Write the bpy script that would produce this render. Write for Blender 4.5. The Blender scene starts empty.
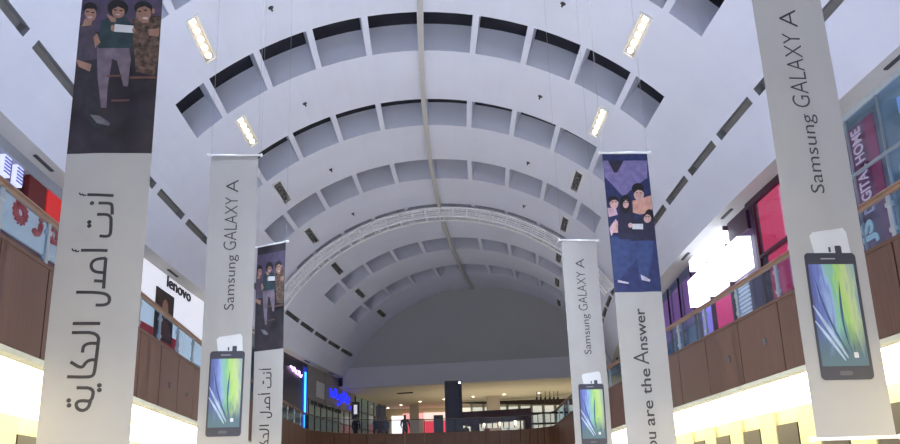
import bpy, bmesh, math, random
from mathutils import Vector, Matrix
random.seed(4)
scn = bpy.context.scene
col = scn.collection

# ------------------------------------------------------------------ camera
S = 11.0            # metres per layout unit (rise of the cornice slots above the eye is about one unit)
EYE = 1.6
CX, Y0, RR = 0.095, 2.0, 23.0      # hall axis: straight, then bending gently to the right
F = 890.0
RX = Vector((0.99779892, 0.01160961, -0.0652881))
RY = Vector((-0.05888472, -0.2976355, -0.95286185))
RZ = Vector((-0.03049441, 0.95460899, -0.29629675))
cam_d = bpy.data.cameras.new('camera'); cam = bpy.data.objects.new('camera', cam_d); col.objects.link(cam)
cam_d.sensor_width = 36.0; cam_d.lens = F / 900.0 * 36.0; cam_d.clip_end = 500
rot = Matrix((RX, RY, RZ)).to_4x4()
cam.matrix_world = Matrix.Translation((0, 0, EYE)) @ rot
scn.camera = cam

# ------------------------------------------------------------------ world, exposure
w = bpy.data.worlds.new('night'); scn.world = w; w.use_nodes = True
w.node_tree.nodes['Background'].inputs[0].default_value = (0.012, 0.014, 0.03, 1)
w.node_tree.nodes['Background'].inputs[1].default_value = 1.0
vs = scn.view_settings
vs.view_transform = 'Standard'; vs.look = 'None'; vs.exposure = 0.0; vs.gamma = 1.0; vs.use_curve_mapping = False

# ------------------------------------------------------------------ coordinates
def P(s, u, z):
    """hall coordinates (along the axis, across it, above the eye; layout units) -> metres"""
    if s <= Y0: x, y = CX + u, s
    else:
        a = (s - Y0) / RR
        x = CX + RR - (RR - u) * math.cos(a); y = Y0 + (RR - u) * math.sin(a)
    return Vector((x * S, y * S, z * S + EYE))
def head(s): return max(0.0, s - Y0) / RR
def ray(px, py):
    d = Vector((px - 450.0, -(py - 222.0), -F))
    return Vector((RX.dot(d), RY.dot(d), RZ.dot(d)))
def at_y(px, py, y):            # metres, on the plane at distance y (metres)
    d = ray(px, py); d = d * (y / d.y); return Vector((d.x, d.y, d.z + EYE))

# ------------------------------------------------------------------ added uplights on the upper floor, out of sight, brightening vault and ceilings
def area(name, loc, sx, sy, power, colr, rotz=0.0, tilt=0.0):
    l = bpy.data.lights.new(name, 'AREA'); l.shape = 'RECTANGLE'; l.size = sx; l.size_y = sy
    l.energy = power; l.color = colr
    o = bpy.data.objects.new(name, l); col.objects.link(o)
    o.location = loc; o.rotation_euler = (math.pi + tilt, 0, rotz)
    return o
ADDED_UP = [(-1.2, 1.0), (-0.5, 1.0), (0.2, 1.0), (0.9, 1.1), (1.6, 1.05), (2.3, 0.45), (3.0, 0.10), (3.6, 0.05)]
K = 80.0
for s0, k in ADDED_UP:
    for sg in (-1, 1):
        c = (0.66, 0.76, 1.0) if sg < 0 else (.92, .86, 1.0); k = k * (1.9 if sg < 0 else .75)
        area('added_uplight', P(s0 + .33, sg * .86, .262), .5, .6 * S, K * k, c, -head(s0 + .33))
for sg in (-1, 1):
    for s0 in (4.6, 5.6):
        area('added_uplight', P(s0, sg * .95, .262), .4, .8 * S, 230.0, (1, .95, .92), -head(s0))
area('added_uplight', P(7.9, -.1, .262), 9.0, 5.0, 250.0, (1, .87, .64))  # added warm uplights that brighten the far cream ceiling
area('added_uplight', P(7.9, .75, .262), 8.0, 5.0, 200.0, (1, .87, .64))

# ------------------------------------------------------------------ materials
MATS = {}
def mat(name, c, rough=.6, metal=0.0, var=0.06, scale=6.0, emit=0.0, bump=0.0, spec=None, stretch=None):
    if name in MATS: return MATS[name]
    m = bpy.data.materials.new(name); m.use_nodes = True; nt = m.node_tree
    b = nt.nodes['Principled BSDF']; b.inputs['Roughness'].default_value = rough; b.inputs['Metallic'].default_value = metal
    if spec is not None: b.inputs['Specular IOR Level'].default_value = spec
    tc = nt.nodes.new('ShaderNodeTexCoord'); mp = nt.nodes.new('ShaderNodeMapping')
    nt.links.new(tc.outputs['Object'], mp.inputs[0])
    if stretch: mp.inputs['Scale'].default_value = stretch
    n = nt.nodes.new('ShaderNodeTexNoise'); n.inputs['Scale'].default_value = scale; n.inputs['Detail'].default_value = 4
    nt.links.new(mp.outputs[0], n.inputs['Vector'])
    r = nt.nodes.new('ShaderNodeValToRGB')
    lo = [max(0, v * (1 - var)) for v in c]; hi = [min(1, v * (1 + var)) for v in c]
    r.color_ramp.elements[0].position = .3; r.color_ramp.elements[1].position = .7
    r.color_ramp.elements[0].color = (*lo, 1); r.color_ramp.elements[1].color = (*hi, 1)
    nt.links.new(n.outputs['Fac'], r.inputs[0]); nt.links.new(r.outputs[0], b.inputs['Base Color'])
    if emit:
        nt.links.new(r.outputs[0], b.inputs['Emission Color']); b.inputs['Emission Strength'].default_value = emit
    if bump:
        bp = nt.nodes.new('ShaderNodeBump'); bp.inputs['Strength'].default_value = bump
        nt.links.new(n.outputs['Fac'], bp.inputs['Height']); nt.links.new(bp.outputs[0], b.inputs['Normal'])
    MATS[name] = m; return m
def glass(name, tint=(.8, .88, .95), refl=.1, rough=.05):
    m = bpy.data.materials.new(name); m.use_nodes = True; nt = m.node_tree; nt.nodes.clear()
    o = nt.nodes.new('ShaderNodeOutputMaterial'); mx = nt.nodes.new('ShaderNodeMixShader')
    t = nt.nodes.new('ShaderNodeBsdfTransparent'); g = nt.nodes.new('ShaderNodeBsdfGlossy')
    t.inputs[0].default_value = (*tint, 1); g.inputs['Roughness'].default_value = rough; g.inputs[0].default_value = (.9, .95, 1, 1)
    mx.inputs[0].default_value = refl
    nt.links.new(t.outputs[0], mx.inputs[1]); nt.links.new(g.outputs[0], mx.inputs[2]); nt.links.new(mx.outputs[0], o.inputs[0])
    MATS[name] = m; return m

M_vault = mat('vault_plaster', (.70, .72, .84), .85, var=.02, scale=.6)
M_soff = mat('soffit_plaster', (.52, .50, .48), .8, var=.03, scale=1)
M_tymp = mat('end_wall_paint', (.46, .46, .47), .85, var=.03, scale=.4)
M_dark = mat('dark_recess', (.05, .05, .06), .7)
M_floor = mat('floor_stone', (.60, .60, .62), .25, var=.08, scale=.5)
M_slab = mat('slab_concrete', (.5, .49, .47), .8)
M_wood = mat('walnut_veneer', (.075, .034, .021), .42, var=.22, scale=3.0, stretch=(6, 6, .6))
M_rail = mat('rail_wood', (.12, .055, .028), .35, var=.15, scale=4)
M_dsteel = mat('dark_steel', (.06, .05, .05), .5)
M_steel = mat('brushed_steel', (.55, .58, .6), .3, .9, var=.05)
M_glass = glass('railing_glass', (.74, .84, .9), .10)
M_fglass = glass('far_railing_glass', (.86, .88, .9), .04)
M_sglass = glass('shop_glass', (.72, .82, .9), .12)
M_sky = mat('night_skylight_glass', (.012, .012, .02), .2, var=.2, spec=.2)
M_black = mat('black_paint', (.014, .014, .017), .4)
M_grey = mat('grey_panel', (.25, .25, .25), .6)
M_cream = mat('cream_panel', (.40, .37, .27), .6)
M_lum = mat('luminous_soffit', (1, .85, .50), .6, var=.02, emit=6.0)
M_white = mat('white_paint', (.75, .75, .75), .5)
M_rod = mat('white_rod', (.8, .8, .8), .35)
M_cable = mat('wire_cable', (.45, .45, .48), .5)
M_bulb = mat('lamp_bulb', (1, .92, .78), .3, var=.01, emit=4.5)
M_off = mat('unlit_bulb', (.16, .16, .17), .2)
M_lampbox = mat('lamp_housing', (.50, .46, .42), .5)
def cloth_mat():
    m = mat('banner_cloth', (.33, .315, .315), .85, var=.03, scale=2.5, bump=.05); nt = m.node_tree
    b = nt.nodes['Principled BSDF']; o = nt.nodes['Material Output']; t = nt.nodes.new('ShaderNodeBsdfTranslucent'); t.inputs[0].default_value = (.46, .44, .42, 1)
    mx = nt.nodes.new('ShaderNodeMixShader'); mx.inputs[0].default_value = .35
    nt.links.new(b.outputs[0], mx.inputs[1]); nt.links.new(t.outputs[0], mx.inputs[2]); nt.links.new(mx.outputs[0], o.inputs[0]); return m
M_cloth = cloth_mat()
M_ink = mat('charcoal_ink', (.04, .036, .042), .7)

# ------------------------------------------------------------------ mesh builder
class MB:
    def __init__(s): s.v = []; s.f = []; s.m = []
    def add(s, vs, fs, mi=0):
        o = len(s.v); s.v += [Vector(v) for v in vs]
        for f in fs: s.f.append([i + o for i in f]); s.m.append(mi)
        return s
    def quad(s, a, b, c, d, mi=0): return s.add([a, b, c, d], [(0, 1, 2, 3)], mi)
    def hexa(s, p, mi=0):     # 8 corners: bottom 4 then top 4
        return s.add(p, [(3, 2, 1, 0), (4, 5, 6, 7), (0, 1, 5, 4), (1, 2, 6, 5), (2, 3, 7, 6), (3, 0, 4, 7)], mi)
    def box(s, c, sz, rz=0, mi=0):
        hx, hy, hz = sz[0] / 2, sz[1] / 2, sz[2] / 2; ca, sa = math.cos(rz), math.sin(rz); c = Vector(c)
        q = [(-hx, -hy), (hx, -hy), (hx, hy), (-hx, hy)]
        return s.hexa([c + Vector((x * ca - y * sa, x * sa + y * ca, z)) for z in (-hz, hz) for x, y in q], mi)
    def sweep(s, s0, s1, u0, u1, z0, z1, step=.2, mi=0):
        """a bar of rectangular section following the hall axis"""
        n = max(1, math.ceil((s1 - s0) / step - 1e-6)) if s1 > Y0 else 1
        vs = []
        for i in range(n + 1):
            t = s0 + (s1 - s0) * i / n
            vs += [P(t, u0, z0), P(t, u1, z0), P(t, u1, z1), P(t, u0, z1)]
        fs = [(0, 1, 2, 3), tuple(4 * n + k for k in (3, 2, 1, 0))]
        for i in range(n):
            for k in range(4):
                a, b = 4 * i + k, 4 * i + (k + 1) % 4; fs.append((a, a + 4, b + 4, b))
        return s.add(vs, fs, mi)
    def tube(s, pts, r, n=6, mi=0, closed=False):
        pts = [Vector(p) for p in pts]; m = len(pts); vs = []; fs = []
        for i, p in enumerate(pts):
            t = (pts[min(i + 1, m - 1)] - pts[max(i - 1, 0)]).normalized()
            a = t.cross(Vector((0, 0, 1)))
            if a.length < 1e-3: a = t.cross(Vector((0, 1, 0)))
            a.normalize(); b = t.cross(a)
            for k in range(n):
                g = 2 * math.pi * k / n; vs.append(p + (a * math.cos(g) + b * math.sin(g)) * r)
        for i in range(m - 1):
            for k in range(n):
                fs.append((i * n + k, i * n + (k + 1) % n, (i + 1) * n + (k + 1) % n, (i + 1) * n + k))
        fs += [tuple(range(n))[::-1], tuple((m - 1) * n + k for k in range(n))]
        return s.add(vs, fs, mi)
    def disc(s, c, nrm, r, h, n=12, mi=0):
        nrm = Vector(nrm).normalized(); return s.tube([Vector(c), Vector(c) + nrm * h], r, n, mi)
    def build(s, name, mats, parent=None, smooth=False):
        me = bpy.data.meshes.new(name); off = Vector((0, 0, 0))
        if parent is not None:
            q = parent
            while q is not None: off += q.location; q = q.parent
        me.from_pydata([v - off for v in s.v], [], s.f)
        if not isinstance(mats, (list, tuple)): mats = [mats]
        for m in mats: me.materials.append(m)
        me.polygons.foreach_set('material_index', s.m)
        bm = bmesh.new(); bm.from_mesh(me); bmesh.ops.recalc_face_normals(bm, faces=bm.faces) if not getattr(s, 'raw', 0) else None
        bm.to_mesh(me); bm.free()
        if smooth: me.polygons.foreach_set('use_smooth', [True] * len(me.polygons))
        o = bpy.data.objects.new(name, me); col.objects.link(o); o.parent = parent
        return o
def tag(o, label=None, cat=None, group=None, kind=None):
    if label: o['label'] = label
    if cat: o['category'] = cat
    if group: o['group'] = group
    if kind: o['kind'] = kind
    return o
def thing(name, loc, label, cat, group=None):
    o = bpy.data.objects.new(name, None); col.objects.link(o); o.location = loc; o.empty_display_size = .2
    return tag(o, label, cat, group)
def struct(name, loc=(0, 0, 0), label=None):
    o = bpy.data.objects.new(name, None); col.objects.link(o); o.location = loc
    return tag(o, label, None, None, 'structure')
def text_mesh(txt, size, offset=0.0, extrude=0.0):
    cu = bpy.data.curves.new('lettering', 'FONT'); cu.body = txt; cu.size = size; cu.offset = offset; cu.extrude = extrude
    cu.resolution_u = 3
    o = bpy.data.objects.new('lettering', cu); col.objects.link(o)
    dg = bpy.context.evaluated_depsgraph_get(); me = bpy.data.meshes.new_from_object(o.evaluated_get(dg))
    vs = [v.co.copy() for v in me.vertices]; fs = [list(p.vertices) for p in me.polygons]
    bpy.data.objects.remove(o); bpy.data.curves.remove(cu); bpy.data.meshes.remove(me)
    x0 = min(v.x for v in vs); x1 = max(v.x for v in vs)
    return vs, fs, x0, x1
def ribbon(pts, wd):
    """flat stroke with the given width through 2D points: verts, faces"""
    vs = []; fs = []; pts = [Vector(p) for p in pts]
    for i, p in enumerate(pts):
        a = pts[max(i - 1, 0)]; b = pts[min(i + 1, len(pts) - 1)]
        t = (b - a).normalized(); n = Vector((-t.y, t.x)) * wd / 2
        if i == 0: p = p - t * wd * .1
        vs += [p + n, p - n]
        if i: k = 2 * i; fs.append((k - 2, k - 1, k + 1, k))
    return vs, fs
def smooth_path(pts, n=3):
    """Chaikin corner cutting keeping the ends"""
    pts = [Vector(p) for p in pts]
    for _ in range(n):
        if len(pts) < 3: break
        q = [pts[0]]
        for a, b in zip(pts[:-1], pts[1:]): q += [a * .75 + b * .25, a * .25 + b * .75]
        pts = q + [pts[-1]]
    return pts

# ================================================================== THE VAULT
H, RV = 1.62, 1.173
ZC = H - RV
END = 7.03
TH_END = math.degrees(math.acos((.95 - ZC) / RV))
def V(s, th, lift=0.0):
    t = math.radians(th); return P(s, (RV + lift) * math.sin(t), ZC + (RV + lift) * math.cos(t))
holes = []      # s0, s1, th0, th1, depth
PITCH = .707
ROWS = [2.742 + PITCH * k for k in range(-4, 6)]
BW = .55        # half width of a fin, degrees
rows_b = [(-44.6, -38.2)] + [(-38.2 + 9.55 * k, -38.2 + 9.55 * (k + 1)) for k in range(8)] + [(38.2, 44.6)]
for r0 in ROWS:
    for a, b in rows_b:
        a2 = a + (BW if a > -44 else 0); b2 = b - (BW if b < 44 else 0)
        holes.append((r0, r0 + .28, a2, b2, .114, 'sky'))
k = -8
for k in range(-11, 13):
    q0 = 2.735 + k * PITCH / 2
    if q0 + .29 < END - .02:
        for sg in (-1, 1):
            a, b = sorted((sg * 55.2, sg * 56.5)); holes.append((q0, q0 + .30, a, b, .03, 'vent'))
LAMP_S = [2.742 + PITCH * k + .30 + .055 for k in range(-4, 6)]
for i, q0 in enumerate(LAMP_S):
    for sg in (-1, 1):
        a, b = sorted((sg * 35.15, sg * 36.95)); holes.append((q0, min(q0 + .26, END - .03), a, b, .022, 'lamp'))
SB = -1.5
scuts = sorted({round(x, 5) for h in holes for x in h[:2]} | {SB, END} | {round(SB + .17 * i, 5) for i in range(51) if SB + .17 * i < END})
tcuts = sorted({round(x, 5) for h in holes for x in h[2:4]} | {-TH_END, TH_END} | {round(-60 + 3.0 * i, 5) for i in range(41)})
tcuts = [t for t in tcuts if -TH_END <= t <= TH_END]
mb = MB(); mb.raw = 1
idx = {}
def vid(i, j):
    if (i, j) not in idx: idx[(i, j)] = len(mb.v); mb.v.append(V(scuts[i], tcuts[j]))
    return idx[(i, j)]
for i in range(len(scuts) - 1):
    sm = (scuts[i] + scuts[i + 1]) / 2
    hs = [h for h in holes if h[0] < sm < h[1]]
    for j in range(len(tcuts) - 1):
        tm = (tcuts[j] + tcuts[j + 1]) / 2
        if any(h[2] < tm < h[3] for h in hs): continue
        mb.f.append([vid(i, j), vid(i, j + 1), vid(i + 1, j + 1), vid(i + 1, j)]); mb.m.append(0)
for s0, s1, a, b, d, kind in holes:         # recess sides
    n = 4 if kind == 'sky' else 1
    mi = 1 if kind == 'vent' else 0
    th = [a + (b - a) * q / n for q in range(n + 1)]
    mb.quad(V(s0, a), V(s1, a), V(s1, a, d), V(s0, a, d), mi); mb.quad(V(s0, b), V(s0, b, d), V(s1, b, d), V(s1, b), mi)
    for q in range(n):
        for s_ in (s0, s1): mb.quad(V(s_, th[q]), V(s_, th[q + 1]), V(s_, th[q + 1], d), V(s_, th[q], d), mi)
    if kind == 'vent': mb.quad(V(s0, a, d), V(s0, b, d), V(s1, b, d), V(s1, a, d), 1)
ceiling = mb.build('ceiling', [M_vault, mat('cornice_vent', (.26, .26, .28), .7)])
tag(ceiling, 'white plaster barrel vault with rows of skylight openings', None, None, 'structure')
for s0, s1, a, b, d, kind in holes:
    if kind != 'sky' or s1 < 1.2: continue
    m = MB(); th = [a + (b - a) * q / 4 for q in range(5)]
    for q in range(4): m.quad(V(s0, th[q], d), V(s0, th[q + 1], d), V(s1, th[q + 1], d), V(s1, th[q], d))
    m.build('skylight_pane', M_sky, ceiling)
for s0, s1, a, b, d, kind in holes:
    if kind == 'sky' and s1 < 1.2:
        m = MB(); m.quad(V(s0, a, d), V(s0, b, d), V(s1, b, d), V(s1, a, d)); m.build('skylight_pane', M_sky, ceiling)

# ridge beam along the crown
m = MB(); m.sweep(SB, END, -.009, .009, H - .022, H + .002, .15)
tag(m.build('trim_1', mat('ridge_beam_paint', (.50, .48, .46), .7)), 'narrow grey ridge beam along the crown of the vault', None, None, 'structure')

# soffit strip under the foot of the vault, walls behind the shopfronts
UE = RV * math.sin(math.radians(TH_END)); UW = 1.13
for sg, nm in ((-1, 'left'), (1, 'right')):
    a, b = sorted((sg * UE, sg * (UW + .06)))
    st = MB().sweep(SB, END + .02, a, b, .95, .965, .2).build('trim_2' if sg < 0 else 'trim_3', M_soff)
    tag(st, 'beige soffit strip below the vault above the %s shops' % nm, None, None, 'structure')
    for k in range(-2, 12):                     # linear air slots in the strip
        q = 1.12 + .62 * k
        a, b = sorted((sg * (UE + .024), sg * (UE + .034)))
        MB().sweep(q, q + .12, a, b, .946, .951, .2).build('air_slot', M_dark, st)
    a, b = sorted((sg * (UW + .03), sg * (UW + .05)))
    wl = MB().sweep(SB, 8.6, a, b, .25, .955, .2).build('wall_' + nm, M_grey)
    tag(wl, 'grey wall behind the %s row of upper shops' % nm, None, None, 'structure')
    # upper floor slab of the balcony with the parapet in front of it
    a, b = sorted((sg * .534, sg * (UW + .05)))
    tag(MB().sweep(SB, 4.35, a, b, .19, .25, .2).build('floor_upper_' + nm, M_slab), 'upper gallery floor on the %s side' % nm, None, None, 'structure')
    # luminous soffit of the ground floor below the gallery
    a, b = sorted((sg * .535, sg * .80))
    tag(MB().sweep(SB, 4.3, a, b, .172, .178, .2).build('ceiling_luminous_' + nm, M_lum), 'glowing cream light ceiling under the %s gallery' % nm, None, None, 'structure')
    a, b = sorted((sg * .80, sg * .83))
    gw = MB().sweep(SB, 4.3, a, b, -EYE / S, .178, .2).build('wall_ground_' + nm, M_cream)
    tag(gw, 'cream ground floor wall with dark window bays on the %s' % nm, None, None, 'structure')
    a, b = sorted((sg * .792, sg * .801))
    for k in range(22):                          # dark bays and pale pilasters
        q = -.9 + .22 * k
        MB().sweep(q, q + .11, a, b, -.12, .138, .2).build('dark_bay', mat('dark_bay_glass', (.02, .018, .02), .6), gw)
        MB().sweep(q + .118, q + .212, a, b, -.12, .168, .2).build('pale_pilaster', mat('pale_panel', (.34, .34, .22), .6), gw)
tag(MB().sweep(SB, 9.5, -1.3, 1.3, -EYE / S - .02, -EYE / S, .5).build('floor', M_floor), 'pale stone ground floor', None, None, 'structure')
tag(MB().sweep(4.2, 9.6, -1.25, 1.3, .19, .25, .3).build('floor_upper_end', M_slab), 'upper concourse floor beyond the open hall', None, None, 'structure')
tag(MB().sweep(SB - .03, SB, -1.25, 1.25, -.2, 1.75).build('wall_back', M_vault), 'white wall behind the viewer', None, None, 'structure')

# end wall: tympanum and brighter beam below it
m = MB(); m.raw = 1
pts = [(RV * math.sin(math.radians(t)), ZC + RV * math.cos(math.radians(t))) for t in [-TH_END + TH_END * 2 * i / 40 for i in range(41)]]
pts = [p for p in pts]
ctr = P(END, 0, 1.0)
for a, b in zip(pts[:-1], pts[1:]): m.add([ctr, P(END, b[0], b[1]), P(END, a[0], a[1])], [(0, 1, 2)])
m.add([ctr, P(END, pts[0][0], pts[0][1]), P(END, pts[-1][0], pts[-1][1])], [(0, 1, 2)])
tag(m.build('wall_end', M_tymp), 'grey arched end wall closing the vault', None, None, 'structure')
tag(MB().sweep(END - .015, END + .06, -1.07, 1.2, .862, 1.02).build('trim_4', mat('beam_paint', (.62, .62, .66), .8, var=.02)), 'pale horizontal beam under the arched end wall', None, None, 'structure')

# ================================================================== PARAPETS AND RAILINGS
def corner_path():
    """plan of the far edge of the void, from the left parapet round to the right one"""
    pts = []
    for i in range(9):
        a = math.pi / 2 * i / 8; pts.append((3.72 + .46 * math.sin(a), -.52 + .46 * (1 - math.cos(a))))
    for i in range(1, 6): pts.append((4.18, -.06 + .35 * i / 5))
    for i in range(9):
        a = math.pi / 2 * i / 8; pts.append((4.18 - .23 * (1 - math.cos(a)), .29 + .23 * math.sin(a)))
    return pts
ZB, ZT, ZH = .175, .29, .35
def panel(sa, ua, sb, ub, nx, parent, z0, z1, th=.006, mt=None, name='wood_panel', gap=.0014):
    """upright board between two plan points"""
    A, B = P(sa, ua, z0), P(sb, ub, z0); d = (B - A).normalized(); A = A + d * gap * S; B = B - d * gap * S
    n = Vector((-d.y, d.x, 0)) * th * S * nx
    up = Vector((0, 0, (z1 - z0) * S))
    return MB().hexa([A, B, B + n, A + n, A + up, B + up, B + n + up, A + n + up]).build(name, mt or M_wood, parent)
def parapet(nm, plan, nx, side):
    root = struct('wall_parapet_' + nm, P(plan[0][0], plan[0][1], ZB), 'walnut clad gallery parapet, ' + side)
    core = MB()
    for (s0, u0), (s1, u1) in zip(plan[:-1], plan[1:]):
        panel(s0, u0, s1, u1, nx, root, ZB, ZT - .004)
    # dark backing and cap
    for (s0, u0), (s1, u1) in zip(plan[:-1], plan[1:]):
        A, B = P(s0, u0, -EYE / S), P(s1, u1, -EYE / S); d = (B - A).normalized(); n = Vector((-d.y, d.x, 0)) * nx * S
        for z0, z1, t0, t1 in ((ZB + .001, ZT - .005, .0055, .012), (ZT - .0045, ZT, -.0015, .014)):
            q = [A + n * t0, B + n * t0, B + n * t1, A + n * t1]
            core.hexa([v + Vector((0, 0, z0 * S)) for v in q] + [v + Vector((0, 0, z1 * S)) for v in q], 0 if z0 < ZT - .005 else 1)
    core.build('backing_and_cap', [M_black, M_wood], root)
    return root
def railing(plan, nx, label, slim=False):
    root = thing('glass_railing', P(plan[0][0], plan[0][1], ZT), label, 'railing', 'glass railings of the gallery')
    hand = []
    for i, ((s0, u0), (s1, u1)) in enumerate(zip(plan[:-1], plan[1:])):
        A, B = P(s0, u0, -EYE / S), P(s1, u1, -EYE / S); d = (B - A).normalized(); n = Vector((-d.y, d.x, 0)) * nx * S * .006
        L = (B - A).length; g = .05 if L > .8 else .012
        A2, B2 = A + d * g + n, B - d * g + n; t = n.normalized() * .012
        q = [A2, B2, B2 + t, A2 + t]
        MB().hexa([v + Vector((0, 0, (ZT + .002) * S)) for v in q] + [v + Vector((0, 0, (ZH - .004) * S)) for v in q]).build('glass_pane', M_fglass if slim else M_glass, root)
        hand.append(A + n)
        if L > .8 or i % 2 == 0:
            c = A + n
            po = MB().box((c.x, c.y, (ZT + ZH) / 2 * S), (.04 if slim else .10, .03, (ZH - ZT) * S), math.atan2(d.y, d.x)).build('post', M_dsteel if slim else M_steel, root)
            for zz in (() if slim else (.012, .044)): MB().box((c.x, c.y, (ZT + zz) * S), (.14, .06, .06), math.atan2(d.y, d.x)).build('glass_clamp', M_steel, po)
        if i == len(plan) - 2: hand.append(B + n)
    # posts and panes were laid out from the eye height; lift to the floor datum
    for o in root.children:
        o.location.z += EYE
    m = MB()
    m.tube([v + Vector((0, 0, ZH * S + EYE)) for v in hand], .025 if slim else .055, 8)
    m.build('handrail', M_dsteel if slim else M_rail, root, True)
    return root
def lift(plan_obj):
    for o in plan_obj.children:
        if o.name.startswith('backing_and_cap'): o.location.z += EYE
planL = [(-1.42 + .14 * k, -.52) for k in range(37)]; planL[-1] = (3.62, -.52); planL.append((3.72, -.52))
planR = [(-1.415 + .174 * k, .52) for k in range(31)]; planR.append((3.95, .52))
planE = corner_path()
for nm, pl, nx, sd in (('left', planL, 1, 'left side'), ('right', planR, -1, 'right side'), ('end', planE, 1, 'curving across the far end of the void')):
    lift(parapet(nm, pl, nx, sd))
every2 = lambda pl: pl[::2] if (len(pl) % 2) else pl[::2] + [pl[-1]]
railing(planL, 1, 'glass railing with wooden handrail on the left gallery parapet')
railing(planR, -1, 'glass railing with wooden handrail on the right gallery parapet')
planF = every2(planE); planF[0] = (3.726, -.52); planF[-1] = (3.956, .52)
railing(planF, 1, 'glass railing curving across the far end of the void', True)
# round fixings on a few panels
for s_, u_, z_, sg in [(1.60, .52, .228, 1), (1.435, .52, .232, 1), (1.735, -.52, .222, -1), (1.88, -.52, .222, -1)]:
    p = P(s_, u_, z_); rootn = 'wall_parapet_right' if sg > 0 else 'wall_parapet_left'
    MB().disc(p + Vector((-sg * .015, 0, 0)), (sg, 0, 0), .07, .03).build('round_fixing', M_dark, bpy.data.objects[rootn])
# underside edge strip of the slab below the boards
for sg, nm in ((-1, 'left'), (1, 'right')):
    a, b = sorted((sg * .518, sg * .535))
    tag(MB().sweep(SB, 3.72, a, b, .168, .1745, .2).build('trim_%d' % (5 if sg < 0 else 6), M_cream), 'cream edge strip under the %s parapet' % nm, None, None, 'structure')

# ================================================================== MAINTENANCE GANTRY
g0 = thing('maintenance_gantry', P(4.9, 0, 1.52), 'white arched maintenance gantry hung under the vault', 'gantry')
M_gan = mat('gantry_white', (.88, .88, .9), .45)
def arc(s, lift, a=-56, b=56, n=48): return [V(s, a + (b - a) * i / n, lift) for i in range(n + 1)]
for s_, lf in ((4.87, -.022), (4.87, -.072), (4.95, -.022), (4.95, -.072)):
    MB().tube(arc(s_, lf), .085, 6).build('chord', M_gan, g0, True)
for lf in (-.034, -.046, -.059):
    MB().tube(arc(4.87, lf), .045, 5).build('side_rail', M_gan, g0, True)
for i in range(29):
    t = -56 + 4.0 * i
    m = MB(); m.tube([V(4.87, t, -.022), V(4.87, t, -.072)], .075, 5); m.build('upright', M_gan, g0)
    MB().tube([V(4.87, t, -.072), V(4.95, t, -.072)], .04, 5).build('cross_tie', M_gan, g0)
    if i < 28: MB().tube([V(4.87, t, -.072), V(4.87, t + 4, -.022)], .025, 4).build('brace', M_gan, g0)
for t in (-1.3, 1.3, -50, -25, 25, 50):
    MB().tube([V(4.95, t, .0), V(4.87, t, -.09)], .06, 5).build('hanger', M_gan, g0)

# ================================================================== CEILING LAMPS
BOUNCE_POWER = 10500.0
def lamp(q0, sg, lit, label):
    c = V(q0 + .13, sg * 36.05)
    t = thing('ceiling_light', c, label, 'ceiling light', 'recessed five-bulb vault lights')
    th0, th1 = sg * 35.2, sg * 36.9
    q1 = min(q0 + .26, END - .03)
    m = MB(); d = .020
    m.quad(V(q0, th0, d), V(q1, th0, d), V(q1, th1, d), V(q0, th1, d))
    for a, b in (((q0, th0), (q1, th0)), ((q1, th0), (q1, th1)), ((q1, th1), (q0, th1)), ((q0, th1), (q0, th0))):
        m.quad(V(*a, d), V(*b, d), V(*b, .001), V(*a, .001))
    m.build('housing', M_lampbox if lit else mat('unlit_housing', (.2, .2, .21), .6), t)
    m = MB()
    e = .3
    for (a0, a1, b0, b1) in ((q0 - .004, q1 + .004, th0 - sg * e, th0), (q0 - .004, q1 + .004, th1, th1 + sg * e), (q0 - .006, q0 + .003, th0, th1), (q1 - .003, q1 + .006, th0, th1)):
        m.hexa([V(a0, b0, -.0035), V(a1, b0, -.0035), V(a1, b1, -.0035), V(a0, b1, -.0035), V(a0, b0, .001), V(a1, b0, .001), V(a1, b1, .001), V(a0, b1, .001)])
    m.build('frame', M_white, t)
    for k in range(5):
        p = V(q0 + .026 + .052 * k * (q1 - q0) / .26, sg * 36.05, .004); nrm = (V(q0, sg * 36.05, 1) - V(q0, sg * 36.05)).normalized()
        bm = bmesh.new(); bmesh.ops.create_icosphere(bm, subdivisions=2, radius=.115)
        mm = MB(); mm.add([v.co + p for v in bm.verts], [[v.index for v in f.verts] for f in bm.faces]); bm.free()
        mm.build('bulb', M_bulb if lit else M_off, t, True)
    if lit:                               # added spot aimed at the void floor, its bounce brightening the vault
        l = bpy.data.lights.new('added_bounce_spot', 'SPOT'); l.energy = BOUNCE_POWER * (.45 if q0 > 3 else 1.15); l.color = (.72, .84, 1.0); l.spot_size = math.radians(62); l.spot_blend = .6; l.shadow_soft_size = .3
        o = bpy.data.objects.new('added_bounce_spot', l); col.objects.link(o); o.parent = t
        aim = P(q0 + .13, -sg * .15, -EYE / S) - V(q0 + .13, sg * 36.05, -.03)
        o.location = V(q0 + .13, sg * 36.05, -.03) - c; o.rotation_euler = aim.to_track_quat('-Z', 'Y').to_euler()
    return t
order = {4: 'between the first two full skylight rows', 3: 'nearest in view, before the first full skylight row'}
for i, q0 in enumerate(LAMP_S):
    for sg in (-1, 1):
        if q0 < 2.2: lit = True
        else: lit = i <= 4
        sd = 'left' if sg < 0 else 'right'
        if i in (3, 4): lb = 'lit five-bulb vault light on the %s, %s' % (sd, order[i])
        elif lit: lb = 'lit five-bulb vault light on the %s, added overhead outside the picture, %s from its row end' % (sd, ['first', 'second', 'third'][i])  # unseen lamps added to the row so the vault is lit evenly
        else: lb = 'unlit recessed vault light on the %s, %s of five going back' % (sd, ['first', 'second', 'third', 'fourth', 'last'][i - 5])
        lamp(q0, sg, lit, lb)

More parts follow.
